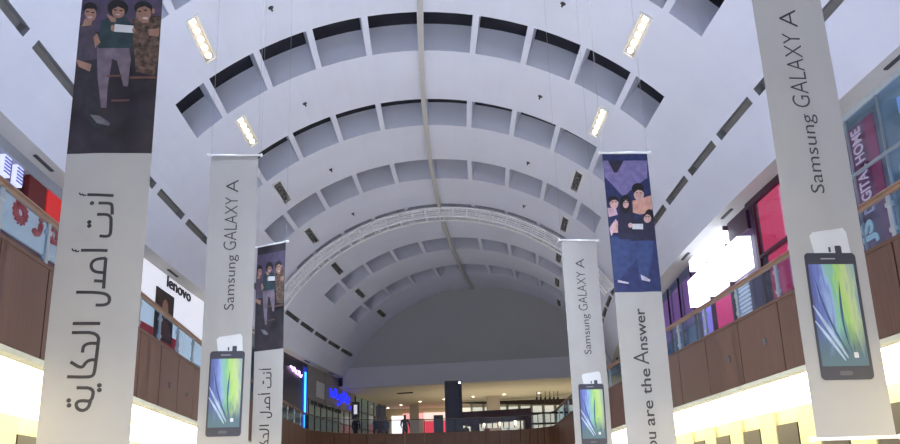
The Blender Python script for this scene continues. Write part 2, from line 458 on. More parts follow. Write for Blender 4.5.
# small dark fittings on the vault
def fitting(px, py, label):
    d = ray(px, py); d = d / d.y; best = None
    for k in range(2000):                 # walk along the sight line to the vault
        t = 1.0 + k * .004; q = d * t
        x, y = q.x - CX, q.y
        if y <= Y0: s_, u_ = y, x
        else: s_ = Y0 + math.atan2(y - Y0, RR - x) * RR; u_ = RR - math.hypot(RR - x, y - Y0)
        if math.hypot(u_, q.z - ZC) >= RV - .004: best = (s_, math.degrees(math.atan2(u_, q.z - ZC))); break
    s_, th = best; p = V(s_, th); n = (V(s_, th, -1) - p).normalized()
    t = thing('ceiling_fitting', p, label, 'ceiling fitting', 'small dark fittings on the vault')
    MB().disc(p + n * -.02, n, .10, .05, 12).build('plate', M_dark, t)
    MB().tube([p + n * .03, p + n * .16], .035, 8).build('nozzle', M_dark, t)
    return s_, th
FIT = [(271, 8, 'left of the ridge before the first full skylight row'), (563, 4, 'right of the ridge before the first full skylight row'),
       (305, 104, 'left of the ridge between first and second skylight rows'), (540, 97, 'right of the ridge between first and second skylight rows'),
       (331, 170, 'left of the ridge between second and third skylight rows'), (528, 163, 'right of the ridge between second and third skylight rows'),
       (353, 214, 'left of the ridge just before the gantry'), (524, 206, 'right of the ridge just before the gantry')]
for px, py, lb in FIT:
    fitting(px, py, 'small dark fitting ' + lb)

# ================================================================== BANNERS
BZ, BL, BWD = .56 + EYE, 6.42, 1.0
class Banner:
    def __init__(s, name, x, y, yaw, label, amp, ph, wd=BWD):
        s.x, s.y, s.yaw, s.amp, s.ph, s.wd = x, y, yaw, amp, ph, wd
        s.ax = Vector((math.cos(yaw), math.sin(yaw), 0)); s.n = Vector((math.sin(yaw), -math.cos(yaw), 0))
        s.c = Vector((x, y, BZ))
        s.root = thing(name, s.c, label, 'banner', 'advertising banners hung in the hall')
        m = MB(); nx, nz = 24, 80
        for front in (0,):
            vs = [s.pt(-.5 + i / nx, BL * j / nz, -.004 * front) for j in range(nz + 1) for i in range(nx + 1)]
            fs = [(j * (nx + 1) + i, j * (nx + 1) + i + 1, (j + 1) * (nx + 1) + i + 1, (j + 1) * (nx + 1) + i) for j in range(nz) for i in range(nx)]
            m.add(vs, fs)
        s.cloth = m.build('fabric', M_cloth, s.root, True)
        for zz, nm in ((BL + .01, 'top_rod'), (-.01, 'bottom_rod')):
            A = s.c + s.ax * (-.5 * wd - .04) + Vector((0, 0, zz)); B = s.c + s.ax * (.5 * wd + .04) + Vector((0, 0, zz))
            rod = MB().tube([A, B], .022, 8).build(nm, M_rod, s.root, True)
            m = MB()
            for q, sg in ((A, -1), (B, 1)): m.tube([q - s.ax * .0 * sg, q + s.ax * .045 * sg], .034, 8)
            m.build('end_cap', M_rod, rod, True)
        for sg in (-1, 1):
            A = s.c + s.ax * (sg * .5 * wd) + Vector((0, 0, BL + .02))
            u = A.x / S - CX - (max(0, A.y / S - Y0) ** 2) / 2 / RR
            zt = (ZC + math.sqrt(RV * RV - u * u)) * S + EYE - .03
            MB().tube([A, Vector((A.x, A.y, zt))], .004, 4).build('cable', M_cable, s.root)
    def pt(s, a, b, off=0.0):
        """a across (-0.5..0.5 of the width), b metres above the lower hem"""
        f = b / BL
        r = s.amp * (math.sin(a * 6 + s.ph + f * 2) * .6 + math.sin(a * 13 + f * 4 + s.ph * 2) * .25) * (.25 + math.sin(f * math.pi) * .9)
        r += .012 * math.sin(f * 7 + s.ph)
        return s.c + s.ax * (a * s.wd) + Vector((0, 0, b)) + s.n * (r + off)
    def px(s, x, y):
        d = ray(x, y); d = d * (s.y / d.y)
        return ((d.x - s.x) / s.wd, d.z + EYE - BZ)
    def shape(s, name, polys, mt, off=.006, raw=False):
        """flat print: polygons given as (a, b) outlines"""
        bm = bmesh.new()
        for poly in polys:
            vs = [bm.verts.new((p[0], p[1], 0)) for p in poly]
            try: bm.faces.new(vs)
            except ValueError: pass
        bmesh.ops.triangulate(bm, faces=bm.faces)
        for _ in range(4):
            long_e = [e for e in bm.edges if (Vector((e.verts[0].co.x * s.wd, e.verts[0].co.y)) - Vector((e.verts[1].co.x * s.wd, e.verts[1].co.y))).length > .10]
            if not long_e: break
            bmesh.ops.subdivide_edges(bm, edges=long_e, cuts=1); bmesh.ops.triangulate(bm, faces=bm.faces)
        bm.verts.index_update(); m = MB()
        m.add([s.pt(v.co.x, v.co.y, off) for v in bm.verts], [[v.index for v in f.verts] for f in bm.faces]); bm.free()
        return m.build(name, mt, s.cloth, True)
    def text(s, name, txt, size, a_base, b0, b1, offset, mt):
        vs, fs, x0, x1 = text_mesh(txt, size, offset)
        k = (b1 - b0) / (x1 - x0)
        m = MB(); m.add([s.pt((a_base - v.y / s.wd), b0 + (v.x - x0) * k, .007) for v in vs], fs)
        return m.build(name, mt, s.cloth)
def ell(cx, cy, rx, ry, n=18, rot=0): return [(cx + rx * math.cos(2 * math.pi * i / n) * math.cos(rot) - ry * math.sin(2 * math.pi * i / n) * math.sin(rot), cy + rx * math.cos(2 * math.pi * i / n) * math.sin(rot) + ry * math.sin(2 * math.pi * i / n) * math.cos(rot)) for i in range(n)]
def rrect(x0, y0, x1, y1, r, n=5, sk=0.0):
    o = []
    for cx, cy, a0 in ((x1 - r, y1 - r, 0), (x0 + r, y1 - r, 90), (x0 + r, y0 + r, 180), (x1 - r, y0 + r, 270)):
        for i in range(n + 1):
            a = math.radians(a0 + 90 * i / n); o.append((cx + r * math.cos(a), cy + r * math.sin(a)))
    ym = (y0 + y1) / 2
    return [(x + sk * (y - ym), y) for x, y in o]

# printed phone screen: swirling blue, green and yellow petals
def screen_mat():
    m = bpy.data.materials.new('phone_screen_print'); m.use_nodes = True; nt = m.node_tree; b = nt.nodes['Principled BSDF']
    b.inputs['Roughness'].default_value = .7
    tc = nt.nodes.new('ShaderNodeTexCoord'); sep = nt.nodes.new('ShaderNodeSeparateXYZ'); nt.links.new(tc.outputs['Generated'], sep.inputs[0])
    wv = nt.nodes.new('ShaderNodeTexNoise'); wv.inputs['Scale'].default_value = 3; wv.inputs['Detail'].default_value = 3; wv.inputs['Distortion'].default_value = 1.2
    mp = nt.nodes.new('ShaderNodeMapping'); mp.inputs['Scale'].default_value = (2.4, 1, .7); mp.inputs['Rotation'].default_value = (0, .5, 0)
    nt.links.new(tc.outputs['Generated'], mp.inputs[0]); nt.links.new(mp.outputs[0], wv.inputs[0])
    def mth(op, a, bb, val=None):
        n = nt.nodes.new('ShaderNodeMath'); n.operation = op
        for i, q in enumerate((a, bb)):
            if isinstance(q, (int, float)): n.inputs[i].default_value = q
            else: nt.links.new(q, n.inputs[i])
        return n.outputs[0]
    x = sep.outputs['X']; z = sep.outputs['Z']
    t = mth('ADD', mth('ADD', mth('MULTIPLY', x, .95), mth('MULTIPLY', mth('SUBTRACT', z, .5), .10)), mth('MULTIPLY', mth('SUBTRACT', wv.outputs['Fac'], .5), .55))
    r = nt.nodes.new('ShaderNodeValToRGB'); cr = r.color_ramp
    cr.elements[0].position = .0; cr.elements[0].color = (.10, .12, .32, 1); cr.elements[1].position = 1.0; cr.elements[1].color = (.26, .36, .38, 1)
    for p, c in ((.22, (.16, .20, .50)), (.38, (.30, .42, .62)), (.52, (.22, .50, .30)), (.66, (.42, .62, .16)), (.80, (.50, .60, .28))):
        e = cr.elements.new(p); e.color = (*c, 1)
    nt.links.new(t, r.inputs[0])
    # darker, greyer petals towards the foot of the picture
    r2 = nt.nodes.new('ShaderNodeValToRGB'); r2.color_ramp.elements[0].position = .12; r2.color_ramp.elements[1].position = .42
    r2.color_ramp.elements[0].color = (1, 1, 1, 1); r2.color_ramp.elements[1].color = (0, 0, 0, 1)
    nt.links.new(mth('ADD', z, mth('MULTIPLY', mth('SUBTRACT', wv.outputs['Fac'], .5), .5)), r2.inputs[0])
    mx = nt.nodes.new('ShaderNodeMixRGB'); nt.links.new(r2.outputs[0], mx.inputs[0]); nt.links.new(r.outputs[0], mx.inputs[1]); mx.inputs[2].default_value = (.10, .16, .20, 1)
    nt.links.new(mx.outputs[0], b.inputs['Base Color']); return m
M_screen = screen_mat()
M_pdark = mat('print_phone_edge', (.05, .05, .07), .6); M_petal = mat('print_petal', (.42, .52, .66), .7, var=.2); M_pdeep = mat('print_petal_deep', (.06, .10, .22), .7, var=.2)
M_pcard = mat('print_white_phone', (.62, .62, .64), .6, var=.02)

def galaxy(x, y, yaw, label, ph, wd):
    B = Banner('hanging_banner', x, y, yaw, label, .022, ph, wd)
    B.text('lettering', 'Samsung', .275, .11, 3.14, 4.27, -.001, M_ink)
    B.text('lettering', 'GALAXY', .375, .11, 4.37, 5.50, -.004, M_ink)
    B.text('lettering', 'A', .375, .11, 5.60, 5.88, -.004, M_ink)
    B.shape('white_phone_print', [[(-.20, 2.55), (-.15, 2.60), (.27, 2.66), (.31, 2.60), (.33, 2.26), (-.16, 2.28)]], M_pcard)
    B.shape('phone_camera_print', [rrect(.12, 2.30, .21, 2.42, .02)], M_pdark, .009); B.shape('phone_flash_print', [rrect(.03, 2.33, .06, 2.40, .01)], M_pdark, .009)
    B.shape('phone_print', [rrect(-.325, .69, .365, 2.32, .06, sk=.01)], M_pdark, .010)
    B.shape('phone_screen', [rrect(-.29, .86, .325, 2.17, .012, sk=.01)], M_screen, .013)
    # petals sweeping over the screen
    pet = []
    for a0, b0, a1, b1, a2, b2, wq in ((-.30, 1.62, -.12, 1.30, .06, .95, .035), (-.30, 1.42, -.14, 1.20, .02, .92, .03), (-.22, 2.0, -.16, 1.45, .08, 1.0, .02), (.10, 1.95, .02, 1.4, .12, 1.02, .02)):
        pa = [Vector((a0, b0)) * (1 - t) ** 2 + Vector((a1, b1)) * 2 * t * (1 - t) + Vector((a2, b2)) * t * t for t in [i / 10 for i in range(11)]]
        lf = []; rt = []
        for i, p in enumerate(pa):
            w_ = wq * math.sin(math.pi * (i + .3) / 10.6) * .6; lf.append((p.x - w_, p.y)); rt.append((p.x + w_, p.y + .02))
        pet.append(lf + rt[::-1])
    for i, q in enumerate(pet): B.shape('petal_print', [q], M_petal if i < 2 else M_pdeep, .016)
    B.shape('icon_print', [rrect(.14, .96, .20, 1.03, .012)], M_pcard, .017)
    B.shape('speaker_print', [rrect(-.10, 2.235, .10, 2.25, .006)], mat('print_grey', (.35, .35, .38), .6), .014)
    B.shape('button_print', [rrect(-.085, .745, .085, .80, .025)], mat('print_dim', (.10, .10, .12), .6), .014)
    return B

AR = []         # strokes of the Arabic line as read off the nearest banner, in photo pixels
def c2(*pts): AR.append([(40 + x / 3.7, 185 + y / 3.7) for x, y in pts])
def c3(*pts): AR.append([(40 + x / 3.42, 290 + y / 3.42) for x, y in pts])
c2((180, 36), (271, 40)); c2((150, 28), (156, 38), (164, 31), (164, 40), (176, 36))
c2((220, 68), (258, 68), (266, 74), (266, 110)); c2((215, 110), (262, 110), (262, 150), (260, 184), (250, 192), (222, 190))
c2((157, 242), (250, 244)); c2((124, 235), (130, 246), (138, 238), (138, 248), (150, 244))
c2((243, 272), (208, 276), (192, 292), (194, 312), (208, 324), (238, 326)); c2((244, 272), (240, 320), (236, 385))
c2((204, 356), (234, 358)); c2((140, 397), (232, 400), (256, 412), (256, 436), (240, 446), (208, 446))
c3((118, 115), (207, 116)); c3((115, 146), (204, 147), (198, 200), (193, 240))
c3((149, 214), (152, 192), (170, 183), (200, 184)); c3((110, 247), (146, 270), (160, 248), (174, 240), (193, 240))
c3((193, 240), (188, 280), (182, 296), (160, 299), (98, 297))
c3((130, 335), (184, 336), (181, 372), (168, 382)); c3((178, 382), (140, 378), (126, 388), (130, 406), (146, 414), (162, 408), (171, 394), (172, 382))
DOTS = [(40 + x / 3.7, 185 + y / 3.7) for x, y in ((196, 68), (186, 138), (186, 152))] + [(40 + x / 3.42, 290 + y / 3.42) for x, y in ((203, 327), (203, 343), (103, 378), (104, 395))]
LX, LY = -3.585, 10.8
def lpx(x, y):
    d = ray(x, y); d = d * (LY / d.y); return ((d.x - LX), d.z - .56)
AR_AB = [[lpx(*p) for p in smooth_path([Vector(q) for q in st], 2)] for st in AR]
DOT_AB = [lpx(*p) for p in DOTS]
M_night = mat('print_night_scene', (.030, .022, .030), .7, var=.7, scale=1.6)
skin = mat('print_skin', (.34, .185, .135), .7, var=.15, scale=5); M_hair = mat('print_hair', (.012, .010, .012), .7)
def pr(name, c): return mat('print_' + name, c, .7, var=.25, scale=8)
def prints(B, items, off0=.010):
    for i, (nm, polys, mt) in enumerate(items):
        for poly in polys: B.shape(nm, [poly], mt, off0 + .0016 * i)
def night_photo(B, b0):
    """three friends with a phone against a dark street"""
    B.shape('photo_print', [[(-.499, b0), (.499, b0), (.499, BL - .02), (-.499, BL - .02)]], M_night, .006)
    sc_ = (BL - b0) / (BL - 3.77)
    def q(pts, k=(70, 0, 5.55)):
        o = []
        for x, y in pts:
            a, b = lpx(k[0] + x / k[2], k[1] + y / k[2]); o.append((max(-.497, min(.497, a)), BL - (BL - b) * sc_))
        return o
    e = lambda cx, cy, rx, ry, rot=0: q(ell(cx, cy, rx, ry, 18, rot))
    prints(B, [
        ('backdrop_print', [q([(62, -80), (526, -80), (522, 60), (500, 150), (340, 170), (160, 180), (52, 130)])], pr('dusk', (.075, .055, .10))),
        ('trousers_print', [q([(40, 320), (150, 320), (165, 640), (230, 690), (150, 720), (90, 640)])], pr('dark_denim', (.028, .026, .034))),
        ('jeans_print', [q([(158, 265), (325, 262), (335, 330), (318, 480), (295, 480), (262, 340), (238, 330), (215, 470), (205, 600), (178, 600), (160, 430)])], pr('washed_jeans', (.17, .13, .165))),
        ('shirt_print', [q([(45, 140), (150, 132), (160, 330), (30, 345)])], pr('grey_tee', (.075, .058, .082))),
        ('jacket_print', [q([(340, 110), (395, 95), (500, 90), (500, 330), (455, 420), (360, 400), (350, 250)])], mat('print_patterned_jacket', (.10, .062, .045), .7, var=.85, scale=16)),
        ('jumper_print', [q([(180, 120), (235, 98), (310, 100), (350, 150), (340, 270), (165, 272)])], pr('teal_jumper', (.025, .045, .055))),
        ('arm_print', [q([(140, 210), (160, 190), (178, 240), (150, 270)]), q([(40, 330), (130, 360), (120, 400), (60, 370)]), q([(430, 165), (485, 160), (480, 205), (430, 200)])], skin),
        ('hair_print', [e(270, 52, 54, 48), e(124, 52, 38, 34), e(402, 50, 48, 38)], M_hair),
        ('neck_print', [q([(95, 110), (140, 105), (130, 145), (80, 150)]), q([(210, 85), (262, 108), (258, 130), (235, 128)]), q([(385, 110), (430, 100), (430, 130), (395, 135)])], skin),
        ('face_print', [e(127, 82, 31, 41, -.2), e(273, 72, 33, 35, .1), e(404, 82, 38, 50, .25)], skin), ('ear_print', [e(455, 66, 8, 15)], skin),
        ('fringe_print', [q([(88, 72), (92, 48), (112, 32), (140, 34), (160, 50), (162, 70), (146, 56), (110, 54)]), q([(232, 84), (236, 50), (260, 28), (290, 30), (312, 52), (312, 80), (300, 56), (272, 44), (246, 58)]), q([(360, 72), (368, 38), (398, 20), (436, 30), (450, 58), (432, 52), (412, 40), (382, 50)])], M_hair),
        ('cheek_shade_print', [q([(100, 84), (106, 108), (122, 122), (112, 118), (99, 100)]), q([(244, 84), (252, 100), (268, 108), (254, 106)]), q([(370, 92), (380, 116), (404, 132), (386, 128), (372, 110)])], pr('skin_shade', (.16, .08, .06))),
        ('eyes_print', [e(112, 72, 9, 3.5), e(141, 78, 9, 3.5), e(259, 64, 9, 3.5), e(288, 67, 9, 3.5), e(383, 70, 10, 4), e(415, 64, 10, 4)], M_hair),
        ('smile_print', [e(126, 103, 13, 4), e(272, 90, 13, 4), e(414, 108, 16, 6)], pr('smile', (.5, .42, .40))),
        ('phone_in_hand_print', [q([(255, 142), (352, 150), (352, 190), (250, 184)])], M_pcard),
        ('fingers_print', [e(244, 165, 10, 18), e(354, 176, 8, 16)], skin),
        ('bench_print', [q([(210, 425), (290, 420), (290, 432), (212, 436)]), q([(330, 430), (480, 426), (480, 440), (330, 444)]), q([(235, 560), (330, 555), (330, 566), (235, 570)])], pr('bench', (.13, .06, .05))),
        ('shoe_print', [q([(120, 640), (175, 650), (228, 690), (220, 705), (160, 690)])], pr('shoe', (.16, .15, .17))),
    ])
def arabic(x, y, yaw, label, ph, wd, b0):
    B = Banner('hanging_banner', x, y, yaw, label, .016, ph, wd)
    bm = MB()
    for si, st in enumerate(AR_AB):
        fine = [Vector(st[0])]
        for p in st[1:]:
            k_ = max(1, math.ceil((Vector(p) - fine[-1]).length / .04)); a_ = fine[-1].copy()
            fine += [a_.lerp(Vector(p), i / k_) for i in range(1, k_ + 1)]
        vs, fs = ribbon(fine, .018 if si in (1, 5) else .038)
        bm.add([B.pt(v.x, v.y * b0 / 3.77 if b0 < 3.7 else v.y, .007) for v in vs], fs)
    for a, b in DOT_AB:
        b = b * b0 / 3.77 if b0 < 3.7 else b
        bm.add([B.pt(p[0], p[1], .0075) for p in ell(a, b, .027, .027, 10)], [tuple(range(10))])
    bm.build('arabic_lettering', M_ink, B.cloth)
    night_photo(B, b0)
    return B
def blue_photo(B, b0):
    """four friends and a phone under purple light"""
    B.shape('photo_print', [[(-.499, b0), (.499, b0), (.499, BL - .02), (-.499, BL - .02)]], pr('indigo', (.022, .030, .11)), .006)
    def q(pts):
        o = []
        for x, y in pts:
            a, b = B.px(600 + x / 6.34, 170 + y / 6.34); o.append((max(-.497, min(.497, a)), min(b, BL - .03)))
        return o
    e = lambda cx, cy, rx, ry, rot=0: q(ell(cx, cy, rx, ry, 18, rot))
    prints(B, [
        ('light_beam_print', [q([(20, -60), (300, -60), (300, 50), (215, 110), (150, 170), (25, 40)])], pr('lilac', (.20, .17, .36))),
        ('shade_print', [q([(50, -60), (150, -60), (110, 15), (90, 18)])], pr('deep_shade', (.03, .025, .05))),
        ('jeans_print', [q([(70, 430), (340, 430), (330, 560), (300, 690), (250, 690), (235, 560), (120, 700), (75, 700)])], pr('blue_jeans', (.035, .055, .16))),
        ('dark_jacket_print', [q([(120, 240), (215, 240), (235, 440), (120, 440)]), q([(185, 330), (260, 300), (345, 320), (350, 450), (190, 450)])], pr('navy_jacket', (.025, .022, .055))),
        ('peach_shirt_print', [q([(205, 195), (240, 190), (325, 160), (338, 215), (330, 270), (250, 285), (208, 270)])], pr('peach_shirt', (.62, .33, .26))),
        ('pale_shirt_print', [q([(45, 240), (100, 245), (112, 285), (55, 300)]), q([(55, 370), (100, 310), (115, 350), (70, 420)])], pr('rose_shirt', (.58, .38, .45))),
        ('hair_print', [e(238, 118, 38, 34), e(82, 188, 34, 22), e(160, 215, 34, 58), e(312, 290, 30, 40)], M_hair),
        ('face_print', [e(88, 212, 28, 36), e(163, 213, 20, 30), e(245, 158, 32, 38), e(298, 306, 25, 32)], pr('lit_skin', (.60, .36, .34))),
        ('fringe_print', [q([(58, 208), (64, 186), (86, 174), (110, 184), (116, 204), (98, 190), (76, 192)]), q([(142, 225), (142, 196), (162, 182), (184, 196), (186, 225), (176, 200), (162, 192), (150, 202)]), q([(210, 152), (214, 122), (242, 108), (272, 120), (278, 148), (262, 132), (236, 128)]), q([(272, 312), (274, 284), (300, 270), (322, 284), (326, 310), (314, 290), (296, 282), (282, 294)])], M_hair),
        ('eyes_print', [e(78, 204, 7, 3), e(99, 204, 7, 3), e(156, 206, 5, 3), e(171, 206, 5, 3), e(233, 148, 8, 3), e(257, 148, 8, 3), e(290, 298, 6, 3), e(307, 298, 6, 3)], M_hair),
        ('hand_print', [e(192, 352, 14, 16), q([(90, 330), (112, 325), (112, 400), (80, 400)])], pr('lit_skin', (.60, .36, .34))),
        ('phone_in_hand_print', [q([(205, 343), (270, 345), (270, 380), (203, 376)])], M_pcard),
        ('shoe_print', [q([(255, 665), (285, 680), (315, 700), (310, 712), (262, 700)]), q([(110, 700), (180, 715), (178, 725), (110, 715)])], pr('sneaker', (.50, .45, .55))),
    ])
B1 = arabic(LX, LY, .0, 'largest Arabic banner with night photo of friends, hanging far left in front', 0.4, 1.06, 3.77)
B2 = galaxy(-3.26, 17.6, .0, 'grey banner with phone picture on the left, beside the small Arabic banner', 1.3, .97)
B3 = arabic(-3.38, 24.4, -.55, 'smaller Arabic banner with dark photo, farther back behind the left phone banner', 2.2, 1.0, 3.44)
B4 = galaxy(5.61, 10.8, .0, 'largest phone picture banner, hanging far right in front with lower rod showing', 3.0, 1.0)
B5 = Banner('hanging_banner', 5.02, 17.6, .0, 'English banner reading You are the Answer with blue photo of four friends', .018, 4.1, .98)
B5.text('lettering', 'You', .30, .10, .01, .56, .003, M_ink)
B5.text('lettering', 'are', .30, .10, .68, 1.17, .003, M_ink)
B5.text('lettering', 'the', .30, .10, 1.29, 1.80, .003, M_ink)
B5.text('lettering', 'A', .46, .10, 1.88, 2.15, -.003, M_ink)
B5.text('lettering', 'nswer', .30, .10, 2.17, 3.02, .003, M_ink)
blue_photo(B5, 3.36)
B6 = galaxy(5.37, 24.4, .1, 'smallest phone picture banner, farther back beside the English banner', 5.2, 1.04)

# ================================================================== SHOPFRONTS OF THE UPPER GALLERY
def front(side, s0, s1, label, z0=.25):
    return thing('shopfront', P((s0 + s1) / 2, side * UW, z0), label, 'shopfront')
def slab(par, name, side, s0, s1, z0, z1, mt, d0=0.0, d1=.01):
    """board on the shop line; d = depth towards the hall"""
    a, b = sorted((side * (UW - max(d0, -.029)), side * (UW - d1)))
    return MB().sweep(s0 + .002, s1 - .002, a, b, z0, z1, .2).build(name, mt, par)
def wall_text(par, name, side, txt, s0, s1, z0, z1, mt, d=.012, vertical=False, offset=0.0):
    vs, fs, x0, x1 = text_mesh(txt, 1.0, offset, .02)
    y0 = min(v.y for v in vs); y1 = max(v.y for v in vs)
    m = MB()
    out = []
    for v in vs:
        fx = (v.x - x0) / (x1 - x0); fy = (v.y - y0) / (y1 - y0); dd = d + v.z * .1
        if vertical: z_ = z0 + fx * (z1 - z0); fs_ = 1 - fy
        else: z_ = z0 + fy * (z1 - z0); fs_ = fx
        s_ = s0 + fs_ * (s1 - s0) if side < 0 else s1 - fs_ * (s1 - s0)
        out.append(P(s_, side * (UW - dd), z_))
    m.add(out, fs); return m.build(name, mt, par)
def strokes(par, name, side, sts, s0, s1, z0, z1, mt, wd, d=.012):
    """script sign drawn with tubes; strokes in a 0..1 box"""
    m = MB()
    for st in sts:
        m.tube([P(s0 + p.x * (s1 - s0) if side < 0 else s1 - p.x * (s1 - s0), side * (UW - d), z0 + p.y * (z1 - z0)) for p in smooth_path([Vector(q) for q in st], 2)], wd, 6)
    return m.build(name, mt, par, True)

M_lit = lambda n, c, e: mat(n, c, .5, var=.04, emit=e)
M_wl = M_lit('lit_white_board', (.86, .88, 1.0), .55)
M_red = M_lit('red_lit_board', (.55, .02, .02), .5); M_dred = mat('dark_red_panel', (.16, .012, .012), .5)
M_fasc = mat('grey_fascia', (.34, .36, .42), .6)
def glazing(par, side, s0, s1, z0, z1, n, mull=M_black, mt=M_sglass, rows=()):
    s0 += .007; s1 -= .007
    for i in range(n):
        a = s0 + (s1 - s0) * i / n; b = s0 + (s1 - s0) * (i + 1) / n
        slab(par, 'glass_pane', side, a + .004, b - .004, z0, z1, mt, .004, .006)
    for i in range(n + 1):
        a = s0 + (s1 - s0) * i / n; slab(par, 'mullion', side, a - .004, a + .004, z0, z1, mull, .001, .010)
    for zz in rows: slab(par, 'transom', side, s0, s1, zz - .004, zz + .004, mull, .001, .010)

# --- left row
f = front(-1, -1.4, 1.8, 'left shopfront beside the viewer, outside the picture')
slab(f, 'fascia', -1, -1.4, 1.9, .87, .95, M_fasc, -.02); slab(f, 'interior', -1, -1.4, 1.9, .25, .87, M_wl, -.03, -.02); glazing(f, -1, -1.4, 1.9, .25, .86, 10)
f = front(-1, 1.9, 2.75, 'left shopfront with red emblem sign behind the near railing')
slab(f, 'fascia', -1, 1.9, 2.80, .918, .95, M_fasc, -.02)
slab(f, 'back_panel', -1, 1.9, 2.80, .25, .918, mat('plum_wall', (.10, .05, .06), .6), -.025, -.018)
for k in range(6):
    q = 1.97 + .075 * k
    lw = slab(f, 'lit_window', -1, q, q + .043, .862, .916, M_lit('cool_lit_window', (.62, .66, 1.0), .9), -.01, .004)
    for j in range(5): slab(lw, 'blind_slat', -1, q, q + .043, .868 + .0095 * j, .871 + .0095 * j, mat('blue_slat', (.18, .16, .45), .5), .004, .007)
slab(f, 'dark_red_panel', -1, 2.425, 2.545, .842, .918, M_dred, -.01, .004); slab(f, 'red_panel', -1, 2.55, 2.80, .842, .918, M_red, -.01, .004)
sb = slab(f, 'sign_board', -1, 2.20, 2.80, .715, .838, mat('pale_sign_board', (.70, .72, .76), .5, emit=.18), -.01, .010)
m_red = mat('red_letter', (.50, .035, .03), .5, emit=.15)
m = MB()
for i in range(14):                       # round red lattice emblem
    a = 2 * math.pi * i / 14
    m.tube([P(2.375 + .046 * math.cos(a + k * .55) * (1 - .22 * k), -(UW - .014), .786 + .034 * math.sin(a + k * .55) * (1 - .22 * k)) for k in range(4)], .035, 5)
m.build('emblem', m_red, sb)
strokes(sb, 'red_letter', -1, [[(.35, 1), (.95, 1)], [(.68, 1), (.68, .25), (.45, 0), (.1, .12)]], 2.455, 2.525, .755, .822, m_red, .09, .016)
strokes(sb, 'red_letter', -1, [[(.9, .62), (.4, .7), (.1, .35), (.4, .02), (.9, .1)], [(.92, 1), (.92, 0)]], 2.555, 2.625, .765, .83, m_red, .09, .016)
strokes(sb, 'red_letter', -1, [[(.1, 1.1), (.1, 0)], [(.1, .4), (.8, .75)], [(.35, .45), (.9, 0)]], 2.645, 2.705, .765, .83, m_red, .09, .016)
slab(f, 'red_skirting', -1, 2.20, 2.80, .66, .713, M_dred, -.01, .006)
f = front(-1, 2.8, 3.4, 'left shopfront hidden behind the largest Arabic banner')
slab(f, 'fascia', -1, 2.8, 3.38, .90, .95, M_fasc, -.02); slab(f, 'back_panel', -1, 2.8, 3.38, .25, .90, M_wl, -.025, -.018); glazing(f, -1, 2.82, 3.38, .25, .89, 4)
f = front(-1, 3.4, 4.6, 'white lit shopfront with small black lettering and a portrait poster')
slab(f, 'white_board', -1, 3.40, 4.60, .64, .95, M_wl, -.02, .004)
slab(f, 'red_band', -1, 3.40, 3.90, .56, .70, mat('red_band_paint', (.55, .03, .05), .5, emit=.25), -.02, .006)
slab(f, 'base_panel', -1, 3.40, 4.60, .25, .56, M_grey, -.02, .004); slab(f, 'lower_window', -1, 4.12, 4.60, .56, .64, M_lit('dim_window', (.35, .45, .5), .4), -.02, .003)
wall_text(f, 'lettering', -1, 'lenovo', 3.70, 4.02, .902, .955, M_ink, .006, offset=.015)
po = slab(f, 'portrait_poster', -1, 3.575, 3.80, .665, .875, mat('poster_brown', (.055, .035, .03), .6, var=.5, scale=2), .004, .008)
def wall_poly(par, name, side, pts, mt, d):
    m = MB(); m.add([P(s_, side * (UW - d), z_) for s_, z_ in pts], [tuple(range(len(pts)))]); return m.build(name, mt, par)
wall_poly(po, 'portrait_hair', -1, ell(3.69, .80, .065, .055), mat('brown_hair', (.06, .03, .02), .6), .0085)
wall_poly(po, 'portrait_face', -1, ell(3.69, .80, .038, .042), mat('portrait_skin', (.42, .22, .15), .6), .009)
wall_poly(po, 'portrait_shoulders', -1, [(3.60, .68), (3.78, .68), (3.765, .73), (3.71, .752), (3.67, .752), (3.615, .73)], mat('portrait_dress', (.22, .07, .06), .6), .0088)
f = front(-1, 4.6, 5.7, 'left shopfront hidden behind the left phone banner and small Arabic banner')
slab(f, 'fascia', -1, 4.6, 5.70, .88, .95, M_fasc, -.02); slab(f, 'back_panel', -1, 4.6, 5.70, .25, .88, M_grey, -.025, -.018); glazing(f, -1, 4.62, 5.70, .25, .87, 6)
f = front(-1, 5.7, 6.28, 'dark shopfront with violet script sign and blue neon strip')
slab(f, 'fascia', -1, 5.70, 6.28, .60, .95, mat('dark_fascia', (.03, .025, .035), .4), -.02, .004)
slab(f, 'back_panel', -1, 5.70, 6.28, .25, .60, mat('dim_interior', (.10, .09, .08), .6, emit=.15), -.025, -.018); glazing(f, -1, 5.70, 6.28, .25, .60, 4)
slab(f, 'neon_strip', -1, 6.20, 6.218, .50, .885, M_lit('blue_neon', (.03, .28, 1.0), 5), .004, .014)
slab(f, 'neon_backing', -1, 6.16, 6.26, .42, .92, M_lit('deep_blue_glow', (.01, .03, .45), .6), .002, .006)
strokes(f, 'script_sign', -1, [[(0, .75), (.08, .95), (.14, .55), (.2, .9)], [(.2, .5), (.3, .45), (.34, .95)], [(.4, .9), (.42, .35), (.52, .35), (.56, .75)], [(.6, .3), (.72, .28), (.74, .8)], [(.8, .75), (.82, .2), (.95, .15), (1, .5)]], 5.84, 6.12, .825, .885, M_lit('violet_neon', (.80, .45, 1.0), 4), .04)
f = front(-1, 6.28, 8.3, 'grey shopfront with glowing blue Arabic sign at the far left')
slab(f, 'fascia', -1, 6.28, 7.55, .71, .95, mat('fascia_panel_grey', (.33, .31, .30), .6), -.02, .004)
for q in (6.72, 7.12, 7.54): slab(f, 'panel_joint', -1, q - .005, q + .005, .71, .95, M_black, .002, .0055)
slab(f, 'white_panel', -1, 6.50, 6.70, .745, .86, M_white, .004, .008)
slab(f, 'back_panel', -1, 6.28, 8.3, .25, .71, mat('cream_interior', (.55, .5, .36), .6, emit=.22), -.03, -.022)
